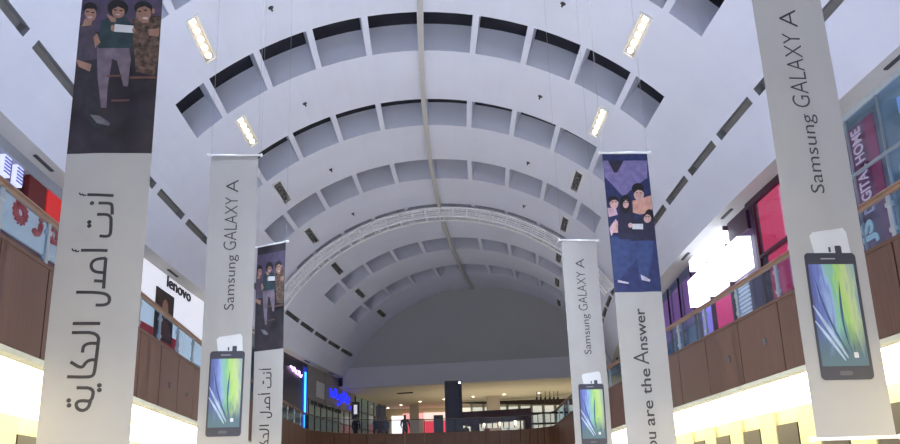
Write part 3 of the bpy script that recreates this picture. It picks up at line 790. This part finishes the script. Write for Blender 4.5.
slab(f, 'back_panel', -1, 7.55, 8.3, .71, .87, mat('cream_interior', (.55, .5, .36), .6, emit=.22), -.03, -.022)
glazing(f, -1, 6.30, 7.55, .25, .71, 8, mat('bronze_mullion', (.05, .045, .04), .4), rows=(.60,)); glazing(f, -1, 7.55, 8.3, .25, .86, 4, mat('bronze_mullion', (.05, .045, .04), .4), rows=(.60, .74))
M_blue = M_lit('blue_sign_light', (.012, .02, 1.0), 2.2)
strokes(f, 'arabic_sign', -1, [[(0, .9), (.02, .35)], [(.06, .35), (.22, .3), (.22, 1)], [(.14, .35), (.14, .75)], [(.3, 1), (.3, .3), (.44, .28), (.46, .7)], [(.52, .7), (.54, .2), (.48, -.15), (.38, -.1)], [(.62, .8), (.62, .25), (.76, .25), (.76, .85)], [(.84, 1), (.84, .2), (1, .22), (1, .8)], [(.68, .98), (.72, .98)]], 6.84, 7.36, .755, .855, M_blue, .07)
strokes(f, 'small_blue_sign', -1, [[(0, .5), (.5, .6), (1, .4)], [(.3, .9), (.4, .1)]], 7.37, 7.5, .735, .76, M_blue, .07)
for k in range(9): MB().sweep(6.34 + .09 * k, 6.39 + .09 * k, -(UW - .011), -(UW - .02), .675, .70).build('dark_letter', M_ink, f)

# --- right row
f = front(1, -1.4, 1.85, 'right shopfront beside the viewer, outside the picture')
slab(f, 'fascia', 1, -1.4, 1.8, .87, .95, M_fasc, -.02); slab(f, 'interior', 1, -1.4, 1.8, .25, .87, M_wl, -.03, -.02); glazing(f, 1, -1.4, 1.8, .25, .86, 10)
f = front(1, 1.8, 2.32, 'glass shopfront with upright purple lettered sign at far right')
slab(f, 'head_rail', 1, 1.8, 2.32, .935, .95, mat('pale_rail', (.5, .56, .6), .4), -.02, .012)
slab(f, 'back_panel', 1, 1.8, 2.32, .25, .935, mat('teal_interior', (.20, .27, .31), .6, var=.35, scale=.9, emit=.25), -.025, -.018)
sg_ = slab(f, 'sign_panel', 1, 2.01, 2.19, .575, .905, mat('purple_red_panel', (.22, .025, .085), .5, emit=.35), .0, .004)
wall_text(sg_, 'lettering', 1, 'DIGITAL HOME', 2.078, 2.128, .665, .895, mat('lilac_letter', (.42, .38, .50), .5, emit=.2), .005, True, .01)
wall_text(sg_, 'logo_lettering', 1, 'JS', 2.08, 2.16, .585, .65, mat('pale_teal_letter', (.40, .55, .60), .5, emit=.2), .005, True, .04)
glazing(f, 1, 1.8, 2.32, .25, .935, 3, mat('pale_mullion', (.30, .36, .40), .4), rows=(.78,))
for zz, ss in ((.86, 1.86), (.70, 1.90), (.66, 1.85)): slab(f, 'display_screen', 1, ss, ss + .06, zz, zz + .04, M_lit('cool_screen', (.25, .4, .75), .8), -.016, -.008)
f = front(1, 2.32, 2.56, 'right shopfront hidden behind the largest phone banner')
slab(f, 'back_panel', 1, 2.32, 2.56, .25, .95, M_grey, -.025, -.01); glazing(f, 1, 2.33, 2.56, .25, .93, 2)
f = front(1, 2.56, 2.94, 'red lit shopfront windows beside the glowing white signs')
M_mag = mat('dark_plum_frame', (.05, .015, .04), .5)
slab(f, 'frame', 1, 2.56, 2.94, .25, .95, M_mag, -.03, -.012)
for z0, z1 in ((.585, .735), (.75, .93)):
    rb = slab(f, 'red_window', 1, 2.575, 2.86 if z0 > .7 else 2.83, z0, z1, M_lit('red_lit_window', (.85, .03, .10), .95), -.012, -.006)
    slab(rb, 'pale_streak', 1, 2.635, 2.66, z0 + .01, z1 - .01, M_lit('pink_lit_panel', (.9, .35, .40), .9), -.006, -.004)
    slab(rb, 'window_sill', 1, 2.57, 2.88, z0 - .012, z0 - .002, M_mag, -.012, .006)
    slab(rb, 'glass_pane', 1, 2.575, 2.86, z0, z1, M_sglass, .0, .002)
for q in (2.565, 2.875): slab(f, 'mullion', 1, q - .006, q + .006, .57, .94, M_mag, -.012, .006)
slab(f, 'header', 1, 2.56, 2.94, .93, .95, M_mag, -.03, .01)
f = front(1, 2.94, 3.72, 'right shopfront with two glowing white signs and a shutter')
slab(f, 'back_panel', 1, 2.94, 3.72, .25, .95, mat('purple_front', (.09, .04, .11), .5), -.03, -.012)
sgn = M_lit('white_lightbox', (.80, .87, 1.0), 3)
slab(f, 'upper_light_sign', 1, 3.19, 3.66, .88, .928, sgn, -.012, .03); slab(f, 'lower_light_sign', 1, 2.98, 3.70, .735, .848, sgn, -.012, .035)
slab(f, 'dark_header', 1, 2.96, 3.18, .87, .95, M_mag, -.012, .0)
sh = slab(f, 'shutter', 1, 3.02, 3.18, .58, .72, mat('shutter_grey', (.30, .25, .34), .4), -.012, .0)
for j in range(9): slab(sh, 'slat', 1, 3.02, 3.18, .585 + .0148 * j, .593 + .0148 * j, mat('shutter_white', (.85, .85, .95), .4, emit=.4), .0, .006)
slab(f, 'magenta_window', 1, 3.24, 3.46, .58, .72, M_lit('magenta_window', (.75, .03, .16), .9), -.012, -.004)
slab(f, 'violet_window', 1, 3.50, 3.68, .58, .72, M_lit('violet_window', (.35, .22, .75), .8), -.012, -.004)
for q in (3.21, 3.48, 3.70): slab(f, 'mullion', 1, q - .007, q + .007, .56, .95, M_mag, -.012, .008)
f = front(1, 3.72, 4.5, 'violet right shopfront partly behind the English banner')
slab(f, 'back_panel', 1, 3.72, 4.5, .25, .95, mat('violet_front', (.16, .12, .26), .5, emit=.12), -.03, -.012)
for k in range(3): slab(f, 'rose_window', 1, 3.78 + .24 * k, 3.96 + .24 * k, .70, .90, M_lit('rose_window', (.45, .16, .42), .5), -.012, -.004)
for k in range(3): slab(f, 'lower_window', 1, 3.78 + .24 * k, 3.96 + .24 * k, .50, .68, M_lit('blue_grey_window', (.16, .20, .34), .5), -.012, -.004)
glazing(f, 1, 3.74, 4.5, .25, .93, 3)
f = front(1, 4.5, 7.0, 'right shopfront hidden behind the English banner and smallest phone banner')
slab(f, 'fascia', 1, 4.5, 7.0, .86, .95, M_fasc, -.02); slab(f, 'back_panel', 1, 4.5, 7.0, .25, .86, mat('cream_interior', (.55, .5, .36), .6, emit=.22), -.03, -.02); glazing(f, 1, 4.52, 7.0, .25, .85, 10)

# ================================================================== FAR CONCOURSE
cf = MB().sweep(END + .06, 9.5, -1.3, 1.4, .875, .89, .3).build('ceiling_far', mat('cream_ceiling', (.80, .72, .56), .8, var=.02)); tag(cf, 'cream lowered ceiling beyond the arched end wall', None, None, 'structure')
tag(MB().sweep(9.4, 9.45, -1.3, 1.4, .25, .89).build('wall_far', mat('far_wall_cream', (.62, .58, .48), .7)), 'cream wall closing the far concourse', None, None, 'structure')
def ceil_pt(px, py, zc=.874):
    d = ray(px, py); return Vector((d.x, d.y, d.z)) * (zc * S / d.z) + Vector((0, 0, EYE))
for i, (px, py) in enumerate([(388, 407.5), (401, 404.6), (420, 401), (444, 398.7), (473, 396), (504, 393.8), (539, 392.4)]):
    p = ceil_pt(px, py)
    t = thing('downlight', p, 'small round downlight in the far cream ceiling, %s from the left' % ['first', 'second', 'third', 'fourth', 'fifth', 'sixth', 'seventh'][i], 'downlight', 'downlights of the far ceiling')
    MB().disc(p, (0, 0, -1), .16, .05, 12).build('ring', M_white, t); MB().disc(p + Vector((0, 0, -.05)), (0, 0, -1), .12, .03, 12).build('lamp', M_lit('downlight_glow', (1, .86, .6), 9), t)
p = ceil_pt(405, 392.8); vt = tag(MB().box(p + Vector((0, 0, -.03)), (1.5, .5, .06), -.3).build('ceiling_vent', M_dark), 'dark rectangular vent in the far cream ceiling', 'vent')

FLZ = .25 * S + EYE
def flat_board(par, name, y, x0, x1, z0, z1, mt, th=.08):
    return MB().box(((x0 + x1) / 2, y + th / 2, (z0 + z1) / 2), (x1 - x0, th, z1 - z0)).build(name, mt, par)
def pxbox(y, x0, y0, x1, y1):
    a = at_y(x0, y1, y); b = at_y(x1, y0, y); return a.x, b.x, a.z, b.z
# shops across the far concourse
YF = 9.15 * S
f = thing('far_shop', (0.4, YF, FLZ), 'far lit shop with red and white display below the cream ceiling', 'shopfront')
a = pxbox(YF, 360, 400, 452, 440); flat_board(f, 'back_panel', YF + .1, a[0], a[1], FLZ, .872 * S + EYE, mat('far_shop_cream', (.80, .70, .46), .6))
for px0, py0, px1, py1, nm, mt in ((392, 416, 403, 436, 'white_display', M_lit('far_white', (1, .93, .95), 1.6)), (403, 413, 424, 419, 'pink_band', M_lit('far_pink', (.9, .45, .45), .9)), (403, 420, 412, 436, 'red_display', M_lit('far_red', (.8, .05, .10), 1.0)),
                                   (424, 421, 450, 436, 'red_display', M_lit('far_red', (.8, .05, .10), 1.0)), (424, 412, 450, 420.5, 'white_display', M_lit('far_pale', (.95, .75, .7), .9))):
    a = pxbox(YF, px0, py0, px1, py1); flat_board(f, nm, YF, a[0], a[1], max(FLZ, a[2]), a[3], mt, .1)
f = thing('far_shop', (14, 8.6 * S, FLZ), 'far pale glazed shop under the dark curved fascia', 'shopfront')
YG = 8.6 * S
a = pxbox(YG, 462, 403, 600, 440); flat_board(f, 'lit_interior', YG + .3, a[0], a[1], FLZ, a[3] - .1, mat('pale_lit_interior', (.80, .76, .62), .6, emit=1.0))
for px_ in (472, 484, 496, 508, 520, 532, 544, 556, 568, 580):
    a = pxbox(YG, px_ - .5, 404, px_ + .5, 436); flat_board(f, 'mullion', YG, a[0], a[1], FLZ, a[3], M_steel, .08)
for px0, px1 in zip((472, 484, 496, 508, 520, 532, 544, 556, 568), (484, 496, 508, 520, 532, 544, 556, 568, 580)):
    a = pxbox(YG, px0 + .5, 404, px1 - .5, 436); flat_board(f, 'glass_pane', YG + .03, a[0], a[1], FLZ, a[3], M_fglass, .02)
for py_, nm in ((413.5, 'transom'), (424, 'lower_rail')):
    a = pxbox(YG, 466, py_ - .6, 585, py_ + .6); flat_board(f, nm, YG - .05, a[0], a[1], a[2], a[3], M_black, .08)
a = pxbox(YG, 468, 417, 525, 423); flat_board(f, 'light_strip', YG + .15, a[0], a[1], a[2], a[3], M_lit('warm_strip', (1, .9, .72), 1.6), .05)
# dark curved fascia, thicker towards the right
m = MB(); n = 20; top = []; bot = []
for i in range(n + 1):
    px_ = 461 + 130 * i / n; yy = 8.5 * S - 3.5 * (i / n) ** 2 * 2
    tp = at_y(px_, 402.5 - 4.5 * (i / n) ** .8, yy); bt = at_y(px_, 403.2 + 1.2 * math.sin(i / n * 2.6), yy); top.append(tp); bot.append(bt)
for i in range(n):
    q = [bot[i], bot[i + 1], bot[i + 1] + Vector((0, .6, 0)), bot[i] + Vector((0, .6, 0)), top[i], top[i + 1], top[i + 1] + Vector((0, .6, 0)), top[i] + Vector((0, .6, 0))]
    m.hexa(q)
tag(m.build('curved_fascia', mat('dark_brown_fascia', (.035, .022, .018), .5)), 'dark curved fascia over the far pale shop', 'fascia')
for i, px_ in enumerate((537, 541, 545.5, 550, 554, 558)):
    p = at_y(px_, 397.5, 7.9 * S); t = thing('track_spotlight', p, 'black track spotlight above the curved fascia, %s of six from left' % ['first', 'second', 'third', 'fourth', 'fifth', 'last'][i], 'spotlight', 'track spotlights over the far shop')
    MB().tube([p + Vector((0, 0, .0)), p + Vector((-.12, -.1, -.35))], .1, 8).build('head', M_black, t); MB().tube([p, Vector((p.x, p.y, .875 * S + EYE))], .03, 5).build('stem', M_black, t)
for px0, px1, y_, lb in ((410, 418.5, 8.75, 'pale square column left of the black pillar in the far concourse'), (488.5, 499, 8.2, 'pale square column behind the brown portal in the far concourse')):
    a = pxbox(y_ * S, px0, 400, px1, 436); w_ = a[1] - a[0]
    t = thing('column', ((a[0] + a[1]) / 2, y_ * S, FLZ), lb, 'column')
    MB().box(((a[0] + a[1]) / 2, y_ * S, (FLZ + .875 * S + EYE) / 2), (w_, w_, .875 * S + EYE - FLZ)).build('shaft', mat('column_stone', (.55, .48, .42), .7), t)
    MB().box(((a[0] + a[1]) / 2, y_ * S, FLZ + .1), (w_ + .15, w_ + .15, .2)).build('plinth', M_grey, t)
# black pillar and the brown portal of the kiosk
YP = 4.62 * S
a = pxbox(YP, 446.5, 380.5, 461.5, 436); t = thing('display_pillar', ((a[0] + a[1]) / 2, YP, FLZ), 'tall black display pillar standing behind the far railing', 'pillar')
MB().box(((a[0] + a[1]) / 2, YP + .35, (FLZ + a[3]) / 2), (a[1] - a[0], .7, a[3] - FLZ)).build('body', M_black, t)
MB().box(((a[0] + a[1]) / 2, YP - .015, (FLZ + a[3]) / 2 + .2), (a[1] - a[0] - .12, .03, a[3] - FLZ - .6)).build('glossy_face', mat('gloss_black', (.02, .02, .03), .1), t)
MB().disc((a[1] - .12, YP - .03, a[3] - .12), (0, -1, 0), .06, .04, 10).build('indicator_lamp', M_lit('white_indicator', (.9, .9, 1), 5), t)
YK = 4.75 * S
t = thing('kiosk_portal', (5.5, YK, FLZ), 'dark brown portal frame of a kiosk right of the black pillar', 'kiosk')
M_kb = mat('kiosk_brown', (.055, .018, .018), .5)
a = pxbox(YK, 461, 409, 531, 418); c_ = at_y(461, 412, YK); d_ = at_y(531, 408, YK)
q = [Vector((a[0], YK, c_.z - .72)), Vector((a[1], YK, d_.z - .62)), Vector((a[1], YK + .9, d_.z - .62)), Vector((a[0], YK + .9, c_.z - .72)), Vector((a[0], YK, c_.z)), Vector((a[1], YK, d_.z)), Vector((a[1], YK + .9, d_.z)), Vector((a[0], YK + .9, c_.z))]
MB().hexa(q).build('lintel', M_kb, t)
for x0, x1 in ((526, 531), (472, 479)):
    b = pxbox(YK, x0, 412, x1, 436); MB().box(((b[0] + b[1]) / 2, YK + .45, (FLZ + d_.z - .5) / 2), (b[1] - b[0], .88, d_.z - .5 - FLZ)).build('post', M_kb, t)
b = pxbox(YK, 479, 425, 526, 436); MB().box(((b[0] + b[1]) / 2, YK + .5, FLZ + .4), (b[1] - b[0], .7, .8)).build('counter', mat('counter_white', (.6, .58, .55), .5), t)
MB().box(((b[0] + b[1]) / 2, YK + .5, FLZ + .83), (b[1] - b[0] + .1, .8, .06)).build('counter_top', M_black, t)
for k in range(3):
    MB().tube([(b[0] + .4 + .9 * k, YK + .45, d_.z - .65), (b[0] + .4 + .9 * k, YK + .45, d_.z - .9)], .06, 8).build('pendant_lamp', M_lit('pendant_glow', (1, .85, .6), 6), t)
b = pxbox(YK, 480, 418.5, 525, 427)
sh = MB().box(((b[0] + b[1]) / 2, YK + 1.0, (b[2] + b[3]) / 2), (b[1] - b[0], .06, b[3] - b[2])).build('lit_shelf_panel', M_lit('shelf_glow', (.95, .88, .72), .8), t)
for k in range(8): MB().box((b[0] + (b[1] - b[0]) * (k + .5) / 8, YK + .95, (b[2] + b[3]) / 2), (.06, .04, b[3] - b[2])).build('shelf_divider', M_kb, sh)
# slim dark frame at the right end of the concourse
a = pxbox(4.5 * S, 566, 402, 571, 436); t = thing('door_frame', (a[0], 4.5 * S, FLZ), 'slim dark frame at the right end of the far railing', 'frame')
for x_ in (a[0], a[0] + 1.1): MB().box((x_, 4.5 * S, (FLZ + a[3]) / 2), (.12, .12, a[3] - FLZ)).build('jamb', M_kb, t)
MB().box((a[0] + .55, 4.5 * S, a[3]), (1.22, .12, .12)).build('head', M_kb, t)
# sign boards standing in the concourse
YS = 4.7 * S
a = pxbox(YS, 351.5, 402, 359.5, 419); t = thing('advertising_stand', ((a[0] + a[1]) / 2, YS, FLZ), 'black framed advertising stand with small white picture at far left', 'advertising stand')
MB().box(((a[0] + a[1]) / 2, YS, (a[2] + a[3]) / 2), (a[1] - a[0], .1, a[3] - a[2])).build('frame', M_black, t)
MB().box(((a[0] + a[1]) / 2, YS - .055, (a[2] + a[3]) / 2 + .05), ((a[1] - a[0]) * .42, .01, (a[3] - a[2]) * .55)).build('picture', M_lit('stand_picture', (.8, .82, .85), .5), t)
MB().box(((a[0] + a[1]) / 2, YS, (FLZ + a[2]) / 2), (.12, .08, a[2] - FLZ)).build('pole', M_black, t); MB().box(((a[0] + a[1]) / 2, YS, FLZ + .03), (.5, .4, .06)).build('foot', M_black, t)
for px0, py0, px1, y_, lb, c in ((376, 406, 379, 5.3, 'narrow grey totem beside the wider one at far left', (.10, .10, .10)), (380.5, 405.5, 385.5, 5.1, 'wider grey totem with flat top in the far concourse', (.13, .13, .13)), (434, 415, 443, 5.2, 'dark grey notice board left of the black pillar', (.07, .08, .08))):
    a = pxbox(y_ * S, px0, py0, px1, 436); t = thing('totem_sign', ((a[0] + a[1]) / 2, y_ * S, FLZ), lb, 'sign')
    MB().box(((a[0] + a[1]) / 2, y_ * S, (FLZ + a[3]) / 2 + .05), (a[1] - a[0], .16, a[3] - FLZ - .1)).build('panel', mat('totem_%d' % px0, c, .5), t)
    MB().box(((a[0] + a[1]) / 2, y_ * S, FLZ + .05), (a[1] - a[0] + .1, .4, .1)).build('base', M_black, t)

# people behind the far railing
def person(px, y_, facing, label, shirt, pants, hair=(.02, .015, .012), hgt=1.72, arm=0.25):
    a = at_y(px, 425, y_ * S); k = hgt / 1.72
    J = {'pel': (0, 0, .93), 'bel': (0, 0, 1.10), 'che': (0, .01, 1.30), 'nec': (0, 0, 1.47), 'hd0': (0, -.015, 1.55), 'hd1': (0, -.02, 1.62), 'hd2': (0, -.01, 1.69)}
    rad = {'pel': (.15, .11), 'bel': (.135, .10), 'che': (.165, .115), 'nec': (.055, .055), 'hd0': (.066, .075), 'hd1': (.078, .092), 'hd2': (.06, .07)}
    E_ = [('pel', 'bel'), ('bel', 'che'), ('che', 'nec'), ('nec', 'hd0'), ('hd0', 'hd1'), ('hd1', 'hd2')]
    for sg, n in ((-1, 'l'), (1, 'r')):
        J.update({'sh' + n: (.18 * sg, .01, 1.41), 'el' + n: (.235 * sg, .02 - .1 * arm, 1.13), 'wr' + n: (.22 * sg, -.25 * arm, .90 + .2 * arm), 'ha' + n: (.215 * sg, -.32 * arm, .82 + .2 * arm),
                  'hp' + n: (.09 * sg, 0, .88), 'kn' + n: (.10 * sg, -.02, .48), 'an' + n: (.105 * sg, .02, .09), 'to' + n: (.115 * sg, -.13, .035)})
        rad.update({'sh' + n: (.065, .065), 'el' + n: (.045, .045), 'wr' + n: (.032, .03), 'ha' + n: (.038, .022), 'hp' + n: (.09, .095), 'kn' + n: (.06, .062), 'an' + n: (.042, .045), 'to' + n: (.04, .03)})
        E_ += [('che', 'sh' + n), ('sh' + n, 'el' + n), ('el' + n, 'wr' + n), ('wr' + n, 'ha' + n), ('pel', 'hp' + n), ('hp' + n, 'kn' + n), ('kn' + n, 'an' + n), ('an' + n, 'to' + n)]
    ks = list(J); me = bpy.data.meshes.new('body'); me.from_pydata([Vector(J[q]) * k for q in ks], [(ks.index(p), ks.index(q)) for p, q in E_], [])
    o = bpy.data.objects.new('body', me); col.objects.link(o)
    md = o.modifiers.new('skin', 'SKIN'); o.modifiers.new('sub', 'SUBSURF').levels = 2
    for i, q in enumerate(ks):
        sv = me.skin_vertices[0].data[i]; sv.radius = (rad[q][0] * k, rad[q][1] * k); sv.use_root = (q == 'pel')
    dg = bpy.context.evaluated_depsgraph_get(); nm = bpy.data.meshes.new_from_object(o.evaluated_get(dg))
    bpy.data.objects.remove(o); bpy.data.meshes.remove(me)
    nm.materials.clear()
    for m_ in (mat('shirt_%s' % label[:24], shirt, .8), mat('trousers_%s' % label[:24], pants, .8), mat('person_skin', (.42, .26, .19), .6), mat('person_hair_%s' % label[:12], hair, .6), M_black): nm.materials.append(m_)
    for p in nm.polygons:
        c = p.center / k; p.use_smooth = True
        if c.z > 1.485: p.material_index = 3 if (c.z > 1.655 or c.y > .025) else 2
        elif c.z < .07: p.material_index = 4
        elif abs(c.x) > .15 and c.z < .93 + .2 * arm and c.z > .6: p.material_index = 2
        elif c.z < .94: p.material_index = 1
        else: p.material_index = 0
    o = bpy.data.objects.new('person', nm); col.objects.link(o); o.location = (a.x, a.y, FLZ); o.rotation_euler = (0, 0, facing)
    zmin = min(v.co.z for v in nm.vertices); o.location.z -= zmin
    tag(o, label, 'person', 'people in the far concourse')
person(356, 4.5, 2.6, 'person in black clothes standing below the advertising stand', (.02, .02, .024), (.02, .02, .025))
person(375, 4.55, 1.9, 'person in slate blue top, left of the pair by the totems', (.07, .11, .16), (.03, .035, .05))
person(386, 4.6, -2.2, 'person in grey blue top, right of the pair by the totems', (.10, .14, .18), (.04, .05, .07))
person(405, 4.5, 3.0, 'person in dark top before the pale column', (.03, .035, .04), (.02, .02, .025), arm=.8)
person(466, 5.05, .6, 'person in dark jacket under the kiosk portal beside the black pillar', (.03, .03, .04), (.02, .02, .02), hgt=1.6)
person(487, 5.3, -1.0, 'person in red top behind the kiosk counter', (.30, .03, .04), (.03, .03, .03), arm=.9)
